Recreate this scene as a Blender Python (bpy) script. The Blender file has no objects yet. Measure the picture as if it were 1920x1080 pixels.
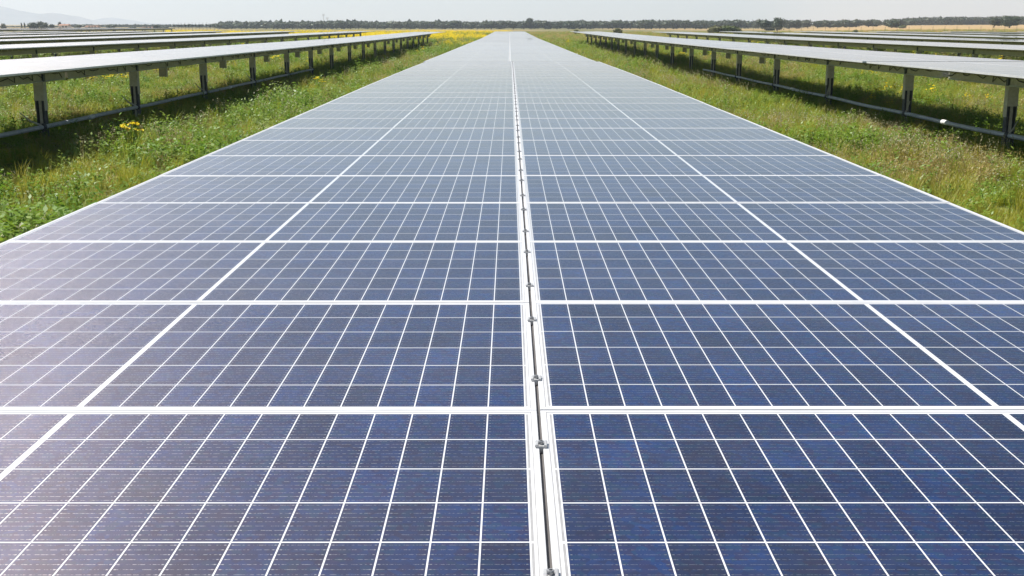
import bpy, bmesh, math, random
import numpy as np
from mathutils import Vector, Matrix, noise

random.seed(7)
rng = np.random.default_rng(11)
SC = bpy.context.scene
COL = SC.collection

# ------------------------------------------------------------------ camera, sky, sun, exposure
CAM_Z = 2.5
F_PX = 2172.0                     # focal length in pixels of the 1920 px wide photograph
PITCH = math.radians(12.84)
CT, ST = math.cos(PITCH), math.sin(PITCH)
PX0, PY0 = 956.0, 45.0            # vanishing point of the rows in the photograph
cd = bpy.data.cameras.new("camera")
cam = bpy.data.objects.new("camera", cd)
COL.objects.link(cam)
cam.location = (0, 0, CAM_Z)
cam.rotation_euler = (math.radians(90) - PITCH, 0, -0.00184)
cd.sensor_width = 36.0
cd.lens = 36.0 * F_PX / 1920.0
cd.clip_start = 0.05
cd.clip_end = 30000
SC.camera = cam

SUN_EL = math.radians(60)
SUN_AZ = math.radians(-58)        # from the rows' direction, towards the left
sdir = Vector((math.cos(SUN_EL) * math.sin(SUN_AZ), math.cos(SUN_EL) * math.cos(SUN_AZ), math.sin(SUN_EL)))
world = bpy.data.worlds.new("World")
SC.world = world
world.use_nodes = True
wn = world.node_tree
wn.nodes.clear()
sky = wn.nodes.new("ShaderNodeTexSky")
sky.sky_type = 'NISHITA'
sky.sun_disc = False
sky.sun_elevation = SUN_EL
sky.sun_rotation = SUN_AZ
sky.altitude = 200
sky.air_density = 1.0
sky.dust_density = 0.2
sky.ozone_density = 1.5
bg = wn.nodes.new("ShaderNodeBackground")
bg.inputs[1].default_value = 0.058
wo = wn.nodes.new("ShaderNodeOutputWorld")
wn.links.new(sky.outputs[0], bg.inputs[0])
wn.links.new(bg.outputs[0], wo.inputs[0])
sd = bpy.data.lights.new("sun", 'SUN')
sd.energy = 5.0
sd.angle = math.radians(0.53)
sd.color = (1.0, 0.955, 0.89)
sun = bpy.data.objects.new("sun", sd)
COL.objects.link(sun)
sun.rotation_euler = sdir.to_track_quat('Z', 'Y').to_euler()
sun.location = (0, 0, 60)
SC.view_settings.view_transform = 'Standard'
SC.view_settings.look = 'None'
SC.view_settings.gamma = 1.0
SC.view_settings.exposure = 0.72
SC.view_settings.use_curve_mapping = False
SC.cycles.use_denoising = True
SC.cycles.max_bounces = 8
SC.cycles.transparent_max_bounces = 4
SC.cycles.volume_bounces = 1
SC.cycles.sample_clamp_indirect = 6.0

# ------------------------------------------------------------------ helpers
def px_x(px, D, z=0.0):
    """world X of the bearing that meets photo column px at ground distance D"""
    return (px - PX0) / F_PX * (D * CT + (CAM_Z - z) * ST)

def drop_px(py, D):
    """height below the camera that meets photo row py at ground distance D"""
    t = (py - PY0) * CT / F_PX
    return t * D * CT / (1 - t * ST)

def smooth(a, b, x):
    t = min(1.0, max(0.0, (x - a) / (b - a)))
    return t * t * (3 - 2 * t)

NY = [-1e5, 20, 31, 57, 85, 170, 1e5]
NZ = [0, 0, -0.05, -0.11, -0.18, -0.18, -0.18]
FPX = [-4000, 300, 430, 1290, 1500, 1700, 1900, 5000]
FZ = [-0.4, -0.4, -1.0, -1.0, -0.35, 1.3, 1.9, 2.2]

def base_z(y):
    v = 0.0
    for o in (-4, -2, 0, 2, 4):
        v += float(np.interp(y + o, NY, NZ))
    return v / 5

def tz(x, y):
    z = base_z(y)
    if y > 190:
        px = PX0 + F_PX * x / (CT * y)
        w = smooth(190, 800, y)
        z = z * (1 - w) + float(np.interp(px, FPX, FZ)) * w
    return z

class MB:
    """collects geometry for ONE mesh"""
    def __init__(s):
        s.v, s.f, s.m, s.uv = [], [], [], []
    def face(s, pts, mi=0, uv=None):
        n = len(s.v)
        s.v += [tuple(p) for p in pts]
        s.f.append(tuple(range(n, n + len(pts))))
        s.m.append(mi)
        s.uv.append(uv or [(0.5, 0.5)] * len(pts))
    def mesh(s, vs, fs, mi=0):
        n = len(s.v)
        s.v += [tuple(p) for p in vs]
        for f in fs:
            s.f.append(tuple(n + i for i in f))
            s.m.append(mi)
            s.uv.append([(0.5, 0.5)] * len(f))
    def box(s, x0, x1, y0, y1, z0, z1, mi=0):
        vs = [(x0, y0, z0), (x1, y0, z0), (x1, y1, z0), (x0, y1, z0), (x0, y0, z1), (x1, y0, z1), (x1, y1, z1), (x0, y1, z1)]
        s.mesh(vs, [(3, 2, 1, 0), (4, 5, 6, 7), (0, 1, 5, 4), (1, 2, 6, 5), (2, 3, 7, 6), (3, 0, 4, 7)], mi)
    def tube(s, pts, rad, n=6, mi=0, cap=True):
        pts = [Vector(p) for p in pts]
        vs, fs = [], []
        for i, p in enumerate(pts):
            r = rad[i] if isinstance(rad, (list, tuple)) else rad
            d = (pts[min(i + 1, len(pts) - 1)] - pts[max(i - 1, 0)]).normalized()
            up = Vector((0, 0, 1)) if abs(d.z) < 0.9 else Vector((1, 0, 0))
            a = d.cross(up).normalized()
            b = a.cross(d).normalized()
            for k in range(n):
                t = 2 * math.pi * k / n
                vs.append(p + a * (r * math.cos(t)) + b * (r * math.sin(t)))
        for i in range(len(pts) - 1):
            for k in range(n):
                k2 = (k + 1) % n
                fs.append((i * n + k, i * n + k2, (i + 1) * n + k2, (i + 1) * n + k))
        if cap:
            fs.append(tuple(range(n - 1, -1, -1)))
            fs.append(tuple((len(pts) - 1) * n + k for k in range(n)))
        s.mesh(vs, fs, mi)
    def data(s, name, mats, smooth_it=False):
        me = bpy.data.meshes.new(name)
        me.from_pydata(s.v, [], s.f)
        for m in mats:
            me.materials.append(m)
        me.polygons.foreach_set("material_index", s.m)
        lay = me.uv_layers.new(name="UVMap")
        flat = [c for f in s.uv for uv in f for c in uv]
        lay.data.foreach_set("uv", flat)
        if smooth_it:
            me.polygons.foreach_set("use_smooth", [True] * len(s.f))
        me.update()
        return me

def link(name, me, parent=None, loc=(0, 0, 0), rot=(0, 0, 0), scale=None, **props):
    o = bpy.data.objects.new(name, me)
    COL.objects.link(o)
    o.location = loc
    o.rotation_euler = rot
    if scale is not None:
        o.scale = scale if isinstance(scale, (tuple, list)) else (scale,) * 3
    if parent is not None:
        o.parent = parent
    for k, v in props.items():
        if v is not None:
            o[k] = v
    return o

def thing(name, label, cat, loc=(0, 0, 0), group=None, me=None, rot=(0, 0, 0), scale=None):
    return link(name, me, None, loc, rot, scale, label=label, category=cat, group=group)

# ------------------------------------------------------------------ materials
def mat(name):
    m = bpy.data.materials.new(name)
    m.use_nodes = True
    nt = m.node_tree
    p = nt.nodes["Principled BSDF"]
    return m, nt, p

def N(nt, t, **kw):
    n = nt.nodes.new(t)
    for k, v in kw.items():
        setattr(n, k, v)
    return n

def math_n(nt, op, a, b=None, clamp=False):
    n = nt.nodes.new("ShaderNodeMath")
    n.operation = op
    n.use_clamp = clamp
    for i, x in enumerate((a, b)):
        if x is None:
            continue
        if isinstance(x, (int, float)):
            n.inputs[i].default_value = x
        else:
            nt.links.new(x, n.inputs[i])
    return n.outputs[0]

def mix_c(nt, fac, a, b):
    n = nt.nodes.new("ShaderNodeMix")
    n.data_type = 'RGBA'
    for i, x in ((0, fac), (6, a), (7, b)):
        if isinstance(x, (int, float)):
            n.inputs[i].default_value = x
        elif isinstance(x, tuple):
            n.inputs[i].default_value = (*x, 1)
        else:
            nt.links.new(x, n.inputs[i])
    return n.outputs[2]

def noise_n(nt, vec, scale, detail=3, rough=0.55):
    n = nt.nodes.new("ShaderNodeTexNoise")
    n.inputs["Scale"].default_value = scale
    n.inputs["Detail"].default_value = detail
    n.inputs["Roughness"].default_value = rough
    if vec is not None:
        nt.links.new(vec, n.inputs["Vector"])
    return n.outputs[0]

def ramp(nt, v, lo, hi):
    n = nt.nodes.new("ShaderNodeMapRange")
    n.inputs[1].default_value = lo
    n.inputs[2].default_value = hi
    n.clamp = True
    nt.links.new(v, n.inputs[0])
    return n.outputs[0]

def noisy(name, c1, c2, scale=8, rough=0.5, metal=0.0, spec=0.5, lo=0.35, hi=0.65, bump=0.0):
    m, nt, p = mat(name)
    tc = N(nt, "ShaderNodeNewGeometry")
    nz = noise_n(nt, tc.outputs["Position"], scale, 5)
    nt.links.new(mix_c(nt, ramp(nt, nz, lo, hi), c1, c2), p.inputs["Base Color"])
    p.inputs["Roughness"].default_value = rough
    p.inputs["Metallic"].default_value = metal
    p.inputs["Specular IOR Level"].default_value = spec
    if bump:
        b = N(nt, "ShaderNodeBump")
        b.inputs["Strength"].default_value = bump
        b.inputs["Distance"].default_value = 0.02
        nt.links.new(nz, b.inputs["Height"])
        nt.links.new(b.outputs[0], p.inputs["Normal"])
    return m

def glass_coat(nt, p, pos):
    """front glass of the laminate with its film of dust"""
    d = noise_n(nt, pos, 2.3, 6, 0.65)
    r = N(nt, "ShaderNodeMapRange")
    r.inputs[1].default_value, r.inputs[2].default_value = 0.3, 0.75
    r.inputs[3].default_value, r.inputs[4].default_value = 0.012, 0.04
    nt.links.new(d, r.inputs[0])
    p.inputs["Coat Weight"].default_value = 1.0
    p.inputs["Coat IOR"].default_value = 1.26
    nt.links.new(r.outputs[0], p.inputs["Coat Roughness"])
    return d

def cell_material():
    m, nt, p = mat("solar_cell_blue")
    geo = N(nt, "ShaderNodeNewGeometry")
    pos = geo.outputs["Position"]
    uv = N(nt, "ShaderNodeUVMap")
    sep = N(nt, "ShaderNodeSeparateXYZ")
    nt.links.new(uv.outputs[0], sep.inputs[0])
    u, v = math_n(nt, 'FRACT', sep.outputs[0]), math_n(nt, 'FRACT', sep.outputs[1])
    oi = N(nt, "ShaderNodeObjectInfo")
    fl = N(nt, "ShaderNodeCombineXYZ")
    nt.links.new(math_n(nt, 'FLOOR', sep.outputs[0]), fl.inputs[0])
    nt.links.new(math_n(nt, 'FLOOR', sep.outputs[1]), fl.inputs[1])
    nt.links.new(math_n(nt, 'MULTIPLY', oi.outputs["Random"], 91.7), fl.inputs[2])
    wn_ = N(nt, "ShaderNodeTexWhiteNoise", noise_dimensions='3D')
    nt.links.new(fl.outputs[0], wn_.inputs["Vector"])
    tone = math_n(nt, 'ADD', math_n(nt, 'MULTIPLY', wn_.outputs["Value"], 0.56), math_n(nt, 'ADD', math_n(nt, 'MULTIPLY', oi.outputs["Random"], 0.28), 0.55))
    # crystal grain of the wafer
    vo = N(nt, "ShaderNodeTexVoronoi")
    vo.inputs["Scale"].default_value = 70
    nt.links.new(pos, vo.inputs["Vector"])
    g = N(nt, "ShaderNodeSeparateXYZ")
    nt.links.new(vo.outputs["Color"], g.inputs[0])
    big = noise_n(nt, pos, 9, 3)
    mixv = math_n(nt, 'ADD', math_n(nt, 'MULTIPLY', g.outputs[0], 0.55), math_n(nt, 'MULTIPLY', ramp(nt, big, 0.35, 0.68), 0.5), True)
    blue = mix_c(nt, mixv, (0.006, 0.011, 0.036), (0.003, 0.022, 0.088))
    blue = mix_c(nt, math_n(nt, 'MULTIPLY', math_n(nt, 'GREATER_THAN', g.outputs[1], 0.72), 0.45), blue, (0.014, 0.012, 0.040))
    blue = mix_c(nt, math_n(nt, 'MULTIPLY', math_n(nt, 'GREATER_THAN', g.outputs[2], 0.80), 0.4), blue, (0.003, 0.030, 0.062))
    hsv = N(nt, "ShaderNodeHueSaturation")
    nt.links.new(blue, hsv.inputs["Color"])
    nt.links.new(tone, hsv.inputs["Value"])
    blue = hsv.outputs[0]
    # nine bus wires across, soldered dots near both ends
    t = math_n(nt, 'SUBTRACT', math_n(nt, 'FRACT', math_n(nt, 'MULTIPLY', v, 9.0)), 0.5)      # -0.5..0.5 between wires
    at = math_n(nt, 'ABSOLUTE', t)
    wire = math_n(nt, 'LESS_THAN', at, 0.035)
    e = math_n(nt, 'ABSOLUTE', math_n(nt, 'SUBTRACT', math_n(nt, 'ABSOLUTE', math_n(nt, 'SUBTRACT', u, 0.5)), 0.44))
    pad = math_n(nt, 'MULTIPLY', math_n(nt, 'LESS_THAN', e, 0.022), math_n(nt, 'LESS_THAN', at, 0.09))
    mp = N(nt, "ShaderNodeMapping")
    mp.inputs["Scale"].default_value = (260, 60, 1)
    nt.links.new(pos, mp.inputs[0])
    dash = ramp(nt, noise_n(nt, mp.outputs[0], 1.0, 2), 0.42, 0.6)
    wmask = math_n(nt, 'MAXIMUM', math_n(nt, 'MULTIPLY', wire, dash), pad)
    d = glass_coat(nt, p, pos)
    dusty = mix_c(nt, math_n(nt, 'MULTIPLY', ramp(nt, d, 0.42, 0.75), 0.04), blue, (0.42, 0.40, 0.38))
    nt.links.new(mix_c(nt, wmask, dusty, (0.22, 0.22, 0.23)), p.inputs["Base Color"])
    nt.links.new(math_n(nt, 'MULTIPLY', wmask, 0.85), p.inputs["Metallic"])
    # round wires and the fine silver fingers: their normals fan out in the plane across the wires
    fine = noise_n(nt, pos, 5200, 0)
    def fan_normal(v_):
        cx = N(nt, "ShaderNodeCombineXYZ")
        cx.inputs[2].default_value = 1.0
        nt.links.new(v_, cx.inputs[1])
        nm = N(nt, "ShaderNodeVectorMath", operation='NORMALIZE')
        nt.links.new(cx.outputs[0], nm.inputs[0])
        return nm.outputs[0]
    nt.links.new(fan_normal(math_n(nt, 'MULTIPLY', math_n(nt, 'MULTIPLY', t, 20.0), wmask)), p.inputs["Normal"])
    p.inputs["Roughness"].default_value = 0.42
    p.inputs["Specular IOR Level"].default_value = 0.0
    gl = N(nt, "ShaderNodeBsdfGlossy")
    gl.inputs["Color"].default_value = (0.98, 0.82, 0.81, 1)  # pink tint puts the warm tone of the sun sheen into the gloss
    gl.inputs["Roughness"].default_value = 0.35
    nt.links.new(fan_normal(math_n(nt, 'MULTIPLY', math_n(nt, 'SUBTRACT', fine, 0.5), 4.5)), gl.inputs["Normal"])
    ms = N(nt, "ShaderNodeMixShader")
    ms.inputs[0].default_value = 0.051
    nt.links.new(p.outputs[0], ms.inputs[1])
    nt.links.new(gl.outputs[0], ms.inputs[2])
    nt.links.new(ms.outputs[0], nt.nodes["Material Output"].inputs["Surface"])
    return m

def backsheet_material():
    m, nt, p = mat("white_backsheet")
    geo = N(nt, "ShaderNodeNewGeometry")
    glass_coat(nt, p, geo.outputs["Position"])
    p.inputs["Base Color"].default_value = (0.58, 0.58, 0.585, 1)
    p.inputs["Roughness"].default_value = 0.6
    return m

M_CELL = cell_material()
M_BACK = backsheet_material()
M_RIBBON_LIP = noisy("grey_ribbon_and_lip_shade", (0.27, 0.265, 0.26), (0.33, 0.325, 0.32), 30, 0.35)
M_FRAME = noisy("anodised_aluminium", (0.54, 0.54, 0.545), (0.64, 0.64, 0.64), 5, 0.42, 0.15)
M_UNDER = noisy("underside_white_sheet", (0.60, 0.59, 0.56), (0.68, 0.67, 0.64), 3, 0.7)
M_GALV = noisy("galvanised_steel", (0.50, 0.47, 0.40), (0.62, 0.59, 0.52), 14, 0.55, 0.1, 0.4)
M_GALV_D = noisy("dark_steel", (0.055, 0.062, 0.075), (0.10, 0.105, 0.115), 10, 0.6, 0.3, 0.4)  # dark tone of post flanges, pipe clamps and fence posts
M_RIB = noisy("light_steel_rib", (0.40, 0.37, 0.31), (0.52, 0.49, 0.43), 18, 0.55, 0.1, 0.4)
M_BOLT = noisy("zinc_bolt", (0.28, 0.28, 0.28), (0.40, 0.395, 0.39), 120, 0.42, 0.5)
M_CLAMP = noisy("cast_aluminium_clamp", (0.40, 0.40, 0.40), (0.52, 0.52, 0.51), 90, 0.45, 0.4)
M_STRIP = noisy("added_seam_grey", (0.060, 0.055, 0.053), (0.115, 0.105, 0.10), 6, 0.6)
M_CABLE = noisy("black_cable", (0.012, 0.012, 0.013), (0.025, 0.025, 0.025), 10, 0.5)
M_BOX = noisy("beige_box", (0.46, 0.42, 0.34), (0.56, 0.52, 0.43), 6, 0.6)
M_BEAR = noisy("blue_grey_bearing", (0.06, 0.085, 0.12), (0.10, 0.12, 0.15), 10, 0.5)
M_PIPE = noisy("grey_plastic_pipe", (0.42, 0.44, 0.455), (0.54, 0.555, 0.565), 4, 0.55)
M_TAG = noisy("white_tag", (0.74, 0.74, 0.72), (0.82, 0.82, 0.80), 20, 0.5)
M_INK = noisy("faded_ink", (0.16, 0.16, 0.17), (0.22, 0.22, 0.22), 20, 0.6)
M_YTAG = noisy("yellow_tag", (0.62, 0.50, 0.08), (0.75, 0.62, 0.14), 20, 0.5)

def leaf_mat(name, c1, c2, c3, trans=0.4, patch=0.35, gloss=0.025):
    """leaves and blades: colour varies by plant and by patch of ground, light passes through"""
    m = bpy.data.materials.new(name)
    m.use_nodes = True
    nt = m.node_tree
    nt.nodes.clear()
    out = N(nt, "ShaderNodeOutputMaterial")
    geo = N(nt, "ShaderNodeNewGeometry")
    oi = N(nt, "ShaderNodeObjectInfo")
    nz = noise_n(nt, geo.outputs["Position"], patch, 4, 0.6)
    c = mix_c(nt, ramp(nt, nz, 0.38, 0.62), c1, c2)
    c = mix_c(nt, math_n(nt, 'MULTIPLY', math_n(nt, 'POWER', oi.outputs["Random"], 2.2), 0.85), c, c3)
    df = N(nt, "ShaderNodeBsdfDiffuse")
    tr = N(nt, "ShaderNodeBsdfTranslucent")
    gl = N(nt, "ShaderNodeBsdfGlossy")
    gl.inputs["Roughness"].default_value = 0.45
    gl.inputs["Color"].default_value = (0.8, 0.85, 0.8, 1)
    hs = N(nt, "ShaderNodeHueSaturation")
    hs.inputs["Hue"].default_value = 0.485
    hs.inputs["Value"].default_value = 1.15
    nt.links.new(c, hs.inputs["Color"])
    nt.links.new(c, df.inputs[0])
    nt.links.new(hs.outputs[0], tr.inputs[0])
    m1 = N(nt, "ShaderNodeMixShader")
    m1.inputs[0].default_value = trans
    nt.links.new(df.outputs[0], m1.inputs[1])
    nt.links.new(tr.outputs[0], m1.inputs[2])
    m2 = N(nt, "ShaderNodeMixShader")
    m2.inputs[0].default_value = gloss
    nt.links.new(m1.outputs[0], m2.inputs[1])
    nt.links.new(gl.outputs[0], m2.inputs[2])
    nt.links.new(m2.outputs[0], out.inputs[0])
    return m

M_GRASS = leaf_mat("meadow_grass", (0.190, 0.285, 0.018), (0.390, 0.370, 0.038), (0.42, 0.39, 0.080))
M_WEED = leaf_mat("weed_leaf", (0.105, 0.225, 0.018), (0.175, 0.275, 0.026), (0.26, 0.33, 0.08))
M_STRAW = leaf_mat("dry_straw", (0.36, 0.27, 0.085), (0.32, 0.255, 0.075), (0.46, 0.36, 0.14), 0.3)
M_SEED = leaf_mat("pale_seed_head", (0.34, 0.31, 0.17), (0.28, 0.26, 0.13), (0.46, 0.43, 0.28), 0.3)
M_YEL = leaf_mat("yellow_petal", (0.80, 0.63, 0.015), (0.76, 0.62, 0.015), (0.82, 0.72, 0.04), 0.3)
M_WHITE = leaf_mat("white_petal", (0.50, 0.52, 0.38), (0.44, 0.47, 0.32), (0.62, 0.62, 0.52), 0.3)
M_OAK = leaf_mat("oak_leaf", (0.026, 0.042, 0.018), (0.040, 0.056, 0.025), (0.060, 0.070, 0.038), 0.2, 0.05)
M_BUSH = leaf_mat("bush_leaf", (0.075, 0.105, 0.026), (0.10, 0.125, 0.036), (0.15, 0.14, 0.05), 0.3, 0.3)
M_BARK = noisy("bark", (0.045, 0.036, 0.028), (0.085, 0.07, 0.055), 3, 0.9)

# ------------------------------------------------------------------ ground
def axis(lim, near, step, grow):
    a, x, s = [0.0], 0.0, step
    while x < lim:
        if x > near:
            s *= grow
        x = min(lim, x + s)
        a.append(x)
    return a

px_ = axis(9000, 90, 3.0, 1.16)
gx = [-v for v in px_[:0:-1]] + px_
gy = [-40.0 + v for v in axis(9040, 260, 3.0, 1.10)]

def ground_material():
    m, nt, p = mat("meadow_ground")
    at = N(nt, "ShaderNodeAttribute", attribute_name="tint")
    geo = N(nt, "ShaderNodeNewGeometry")
    n1 = noise_n(nt, geo.outputs["Position"], 0.5, 8, 0.65)
    n2 = noise_n(nt, geo.outputs["Position"], 11, 4, 0.7)
    hs = N(nt, "ShaderNodeHueSaturation")
    nt.links.new(at.outputs["Color"], hs.inputs["Color"])
    val = math_n(nt, 'ADD', math_n(nt, 'MULTIPLY', n1, 0.7), math_n(nt, 'MULTIPLY', n2, 0.8))
    nt.links.new(math_n(nt, 'ADD', val, 0.25), hs.inputs["Value"])
    nt.links.new(hs.outputs[0], p.inputs["Base Color"])
    p.inputs["Roughness"].default_value = 0.95
    p.inputs["Specular IOR Level"].default_value = 0.1
    b = N(nt, "ShaderNodeBump")
    b.inputs["Strength"].default_value = 0.6
    b.inputs["Distance"].default_value = 0.1
    nt.links.new(n2, b.inputs["Height"])
    nt.links.new(b.outputs[0], p.inputs["Normal"])
    return m

def ground_tint(x, y):
    green = np.array((0.115, 0.135, 0.032))
    dry = np.array((0.36, 0.25, 0.12))
    far = np.array((0.15, 0.14, 0.06))
    c = green
    if y > 120:
        w = smooth(120, 320, y)
        c = c * (1 - w) + far * w
        px = PX0 + F_PX * x / (CT * y)
        k = noise.noise((x * 0.012, y * 0.006, 1.3))
        r = smooth(1380, 1560, px) * smooth(200, 330, y)          # the stubble field beyond the fence
        r = max(r, 0.8 * smooth(380, 200, px) * smooth(330, 520, y) * smooth(-0.15, 0.2, k + 0.1))
        r = max(r, 0.65 * smooth(420, 560, y) * smooth(-0.2, 0.3, k))
        c = c * (1 - r) + dry * r
    return c

vs, cols = [], []
for y in gy:
    for x in gx:
        vs.append((x, y, tz(x, y)))
        cols.append(ground_tint(x, y))
nx = len(gx)
fs = [(j * nx + i, j * nx + i + 1, (j + 1) * nx + i + 1, (j + 1) * nx + i) for j in range(len(gy) - 1) for i in range(nx - 1)]
gm = bpy.data.meshes.new("ground")
gm.from_pydata(vs, [], fs)
ca = gm.color_attributes.new("tint", 'FLOAT_COLOR', 'POINT')
ca.data.foreach_set("color", np.concatenate([np.array(cols), np.ones((len(cols), 1))], 1).ravel())
gm.polygons.foreach_set("use_smooth", [True] * len(fs))
gm.materials.append(ground_material())
link("ground", gm, kind="structure")

# far hills, pale through the haze and lifted in colour towards it
def hill_mesh(name, D, prof, depth, seed):
    xs = [px_x(p, D) for p, _ in prof]
    hs = [max(0.0, CAM_Z - drop_px(y, D)) if y < 45 else 0.0 for _, y in prof]
    X = np.linspace(xs[0], xs[-1], 150)
    H = np.interp(X, xs, hs)
    v, f = [], []
    R = 13
    for j in range(R):
        t = j / (R - 1) * 2 - 1
        for i, x in enumerate(X):
            s = max(0.0, 1 - abs(t) ** 1.3)
            n = 1 + 0.22 * noise.noise((x * 0.004, t * 2 + seed, 0.3)) + 0.12 * noise.noise((x * 0.013, t * 4 + seed, 5))
            v.append((x, D + t * depth, -1.4 + (H[i] + 1.4) * s * (n if abs(t) > 0.05 else 0.97 + 0.05 * noise.noise((x * 0.01, seed, 0)))))
    for j in range(R - 1):
        for i in range(len(X) - 1):
            f.append((j * 150 + i, j * 150 + i + 1, (j + 1) * 150 + i + 1, (j + 1) * 150 + i))
    me = bpy.data.meshes.new(name)
    me.from_pydata(v, [], f)
    me.polygons.foreach_set("use_smooth", [True] * len(f))
    me.materials.append(M_HILL)
    return me

M_HILL = noisy("hazed_hill_scrub", (0.13, 0.15, 0.15), (0.19, 0.20, 0.20), 0.01, 0.95, spec=0.1)  # scrub colour made lighter and bluer to add to the haze
link("hill", hill_mesh("hill", 6500, [(-900, 30), (-600, 12), (-300, -4), (-150, -2), (0, 10), (40, 19), (75, 25.5), (100, 24.5), (112, 24), (125, 27), (140, 35), (160, 42.5), (180, 45)], 700, 1.0), kind="structure")
link("hill", hill_mesh("hill", 7600, [(150, 45), (180, 41), (196, 36), (213, 32.5), (230, 35), (250, 41.5), (280, 43.5), (330, 45)], 600, 4.0), kind="structure")

# ------------------------------------------------------------------ solar panel meshes
L, W, GAP = 2.006, 0.996, 0.008
FL = 0.012                        # width of the frame's top flange
CW, CH, PXC, PYC = 0.0780, 0.1545, 0.081, 0.159
CX = [s * (0.006 + PXC * (k + 0.5)) for s in (-1,) for k in range(11, -1, -1)] + [0.006 + PXC * (k + 0.5) for k in range(12)]
CY = [(k - 2.5) * PYC for k in range(6)]

def frame_mesh():
    b = MB()
    x0, y0 = L / 2, W / 2
    ring = lambda dx, z: [(-x0 + dx, -y0 + dx, z), (x0 - dx, -y0 + dx, z), (x0 - dx, y0 - dx, z), (-x0 + dx, y0 - dx, z)]
    rings = [ring(0.028, -0.035), ring(0.0, -0.035), ring(0.0, -0.0008), ring(0.0008, 0.0), ring(FL - 0.0006, 0.0), ring(FL, -0.0010)]
    v = [p for r in rings for p in r]
    f = []
    for i in range(len(rings) - 1):
        for k in range(4):
            k2 = (k + 1) % 4
            f.append((i * 4 + k, i * 4 + k2, (i + 1) * 4 + k2, (i + 1) * 4 + k))
    b.mesh(v, f)
    return b.data("panel_frame", [M_FRAME])

def laminate_mesh():
    """glass and white sheet, with the grey cross ribbons printed along both short ends"""
    b = MB()
    x0, y0 = L / 2 - FL * 0.5, W / 2 - FL * 0.5
    z = -0.0008
    b.face([(-x0, -y0, z), (x0, -y0, z), (x0, y0, z), (-x0, y0, z)], 0)
    b.face([(-x0, y0, -0.007), (x0, y0, -0.007), (x0, -y0, -0.007), (-x0, -y0, -0.007)], 2)
    for s in (-1, 1):
        for k in range(3):
            ya, yb = (k * 2 - 3) * PYC + 0.004, (k * 2 - 1) * PYC - 0.004
            xa, xb = s * (0.006 + 12 * PXC + 0.0015), s * (0.006 + 12 * PXC + 0.0060)
            if xa > xb:
                xa, xb = xb, xa
            b.face([(xa, ya, z + 0.00008), (xb, ya, z + 0.00008), (xb, yb, z + 0.00008), (xa, yb, z + 0.00008)], 1)
    # grey line along the inside of the frame, painted in for its lip's shading
    xi, yi, w_ = L / 2 - FL, W / 2 - FL, 0.0018
    zz = z + 0.00004
    for xa, xb, ya, yb in ((-xi, xi, yi - w_, yi), (-xi, xi, -yi, -yi + w_), (-xi, -xi + w_, -yi + w_, yi - w_), (xi - w_, xi, -yi + w_, yi - w_)):
        b.face([(xa, ya, zz), (xb, ya, zz), (xb, yb, zz), (xa, yb, zz)], 1)
    return b.data("solar_panel", [M_BACK, M_RIBBON_LIP, M_UNDER])

def add_cell(b, cx, cy, z0=-0.0008, z1=-0.00068, i=0, j=0):
    xa, xb, ya, yb = cx - CW / 2, cx + CW / 2, cy - CH / 2, cy + CH / 2
    b.face([(xa, ya, z1), (xb, ya, z1), (xb, yb, z1), (xa, yb, z1)], 0, [(i + 0.001, j + 0.001), (i + 0.999, j + 0.001), (i + 0.999, j + 0.999), (i + 0.001, j + 0.999)])
    for p, q in (((xa, ya), (xb, ya)), ((xb, ya), (xb, yb)), ((xb, yb), (xa, yb)), ((xa, yb), (xa, ya))):
        b.face([(*p, z0), (*q, z0), (*q, z1), (*p, z1)], 0, [(0.5, 0.1)] * 4)

def cell_mesh():
    b = MB()
    add_cell(b, 0, 0, -0.00012, 0.0)
    return b.data("solar_cell", [M_CELL])

def cells_mesh(skip=()):
    b = MB()
    for j, cy in enumerate(CY):
        for i, cx in enumerate(CX):
            if (i, j) not in skip:
                add_cell(b, cx, cy, i=i, j=j)
    return b.data("solar_cells", [M_CELL])

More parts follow.
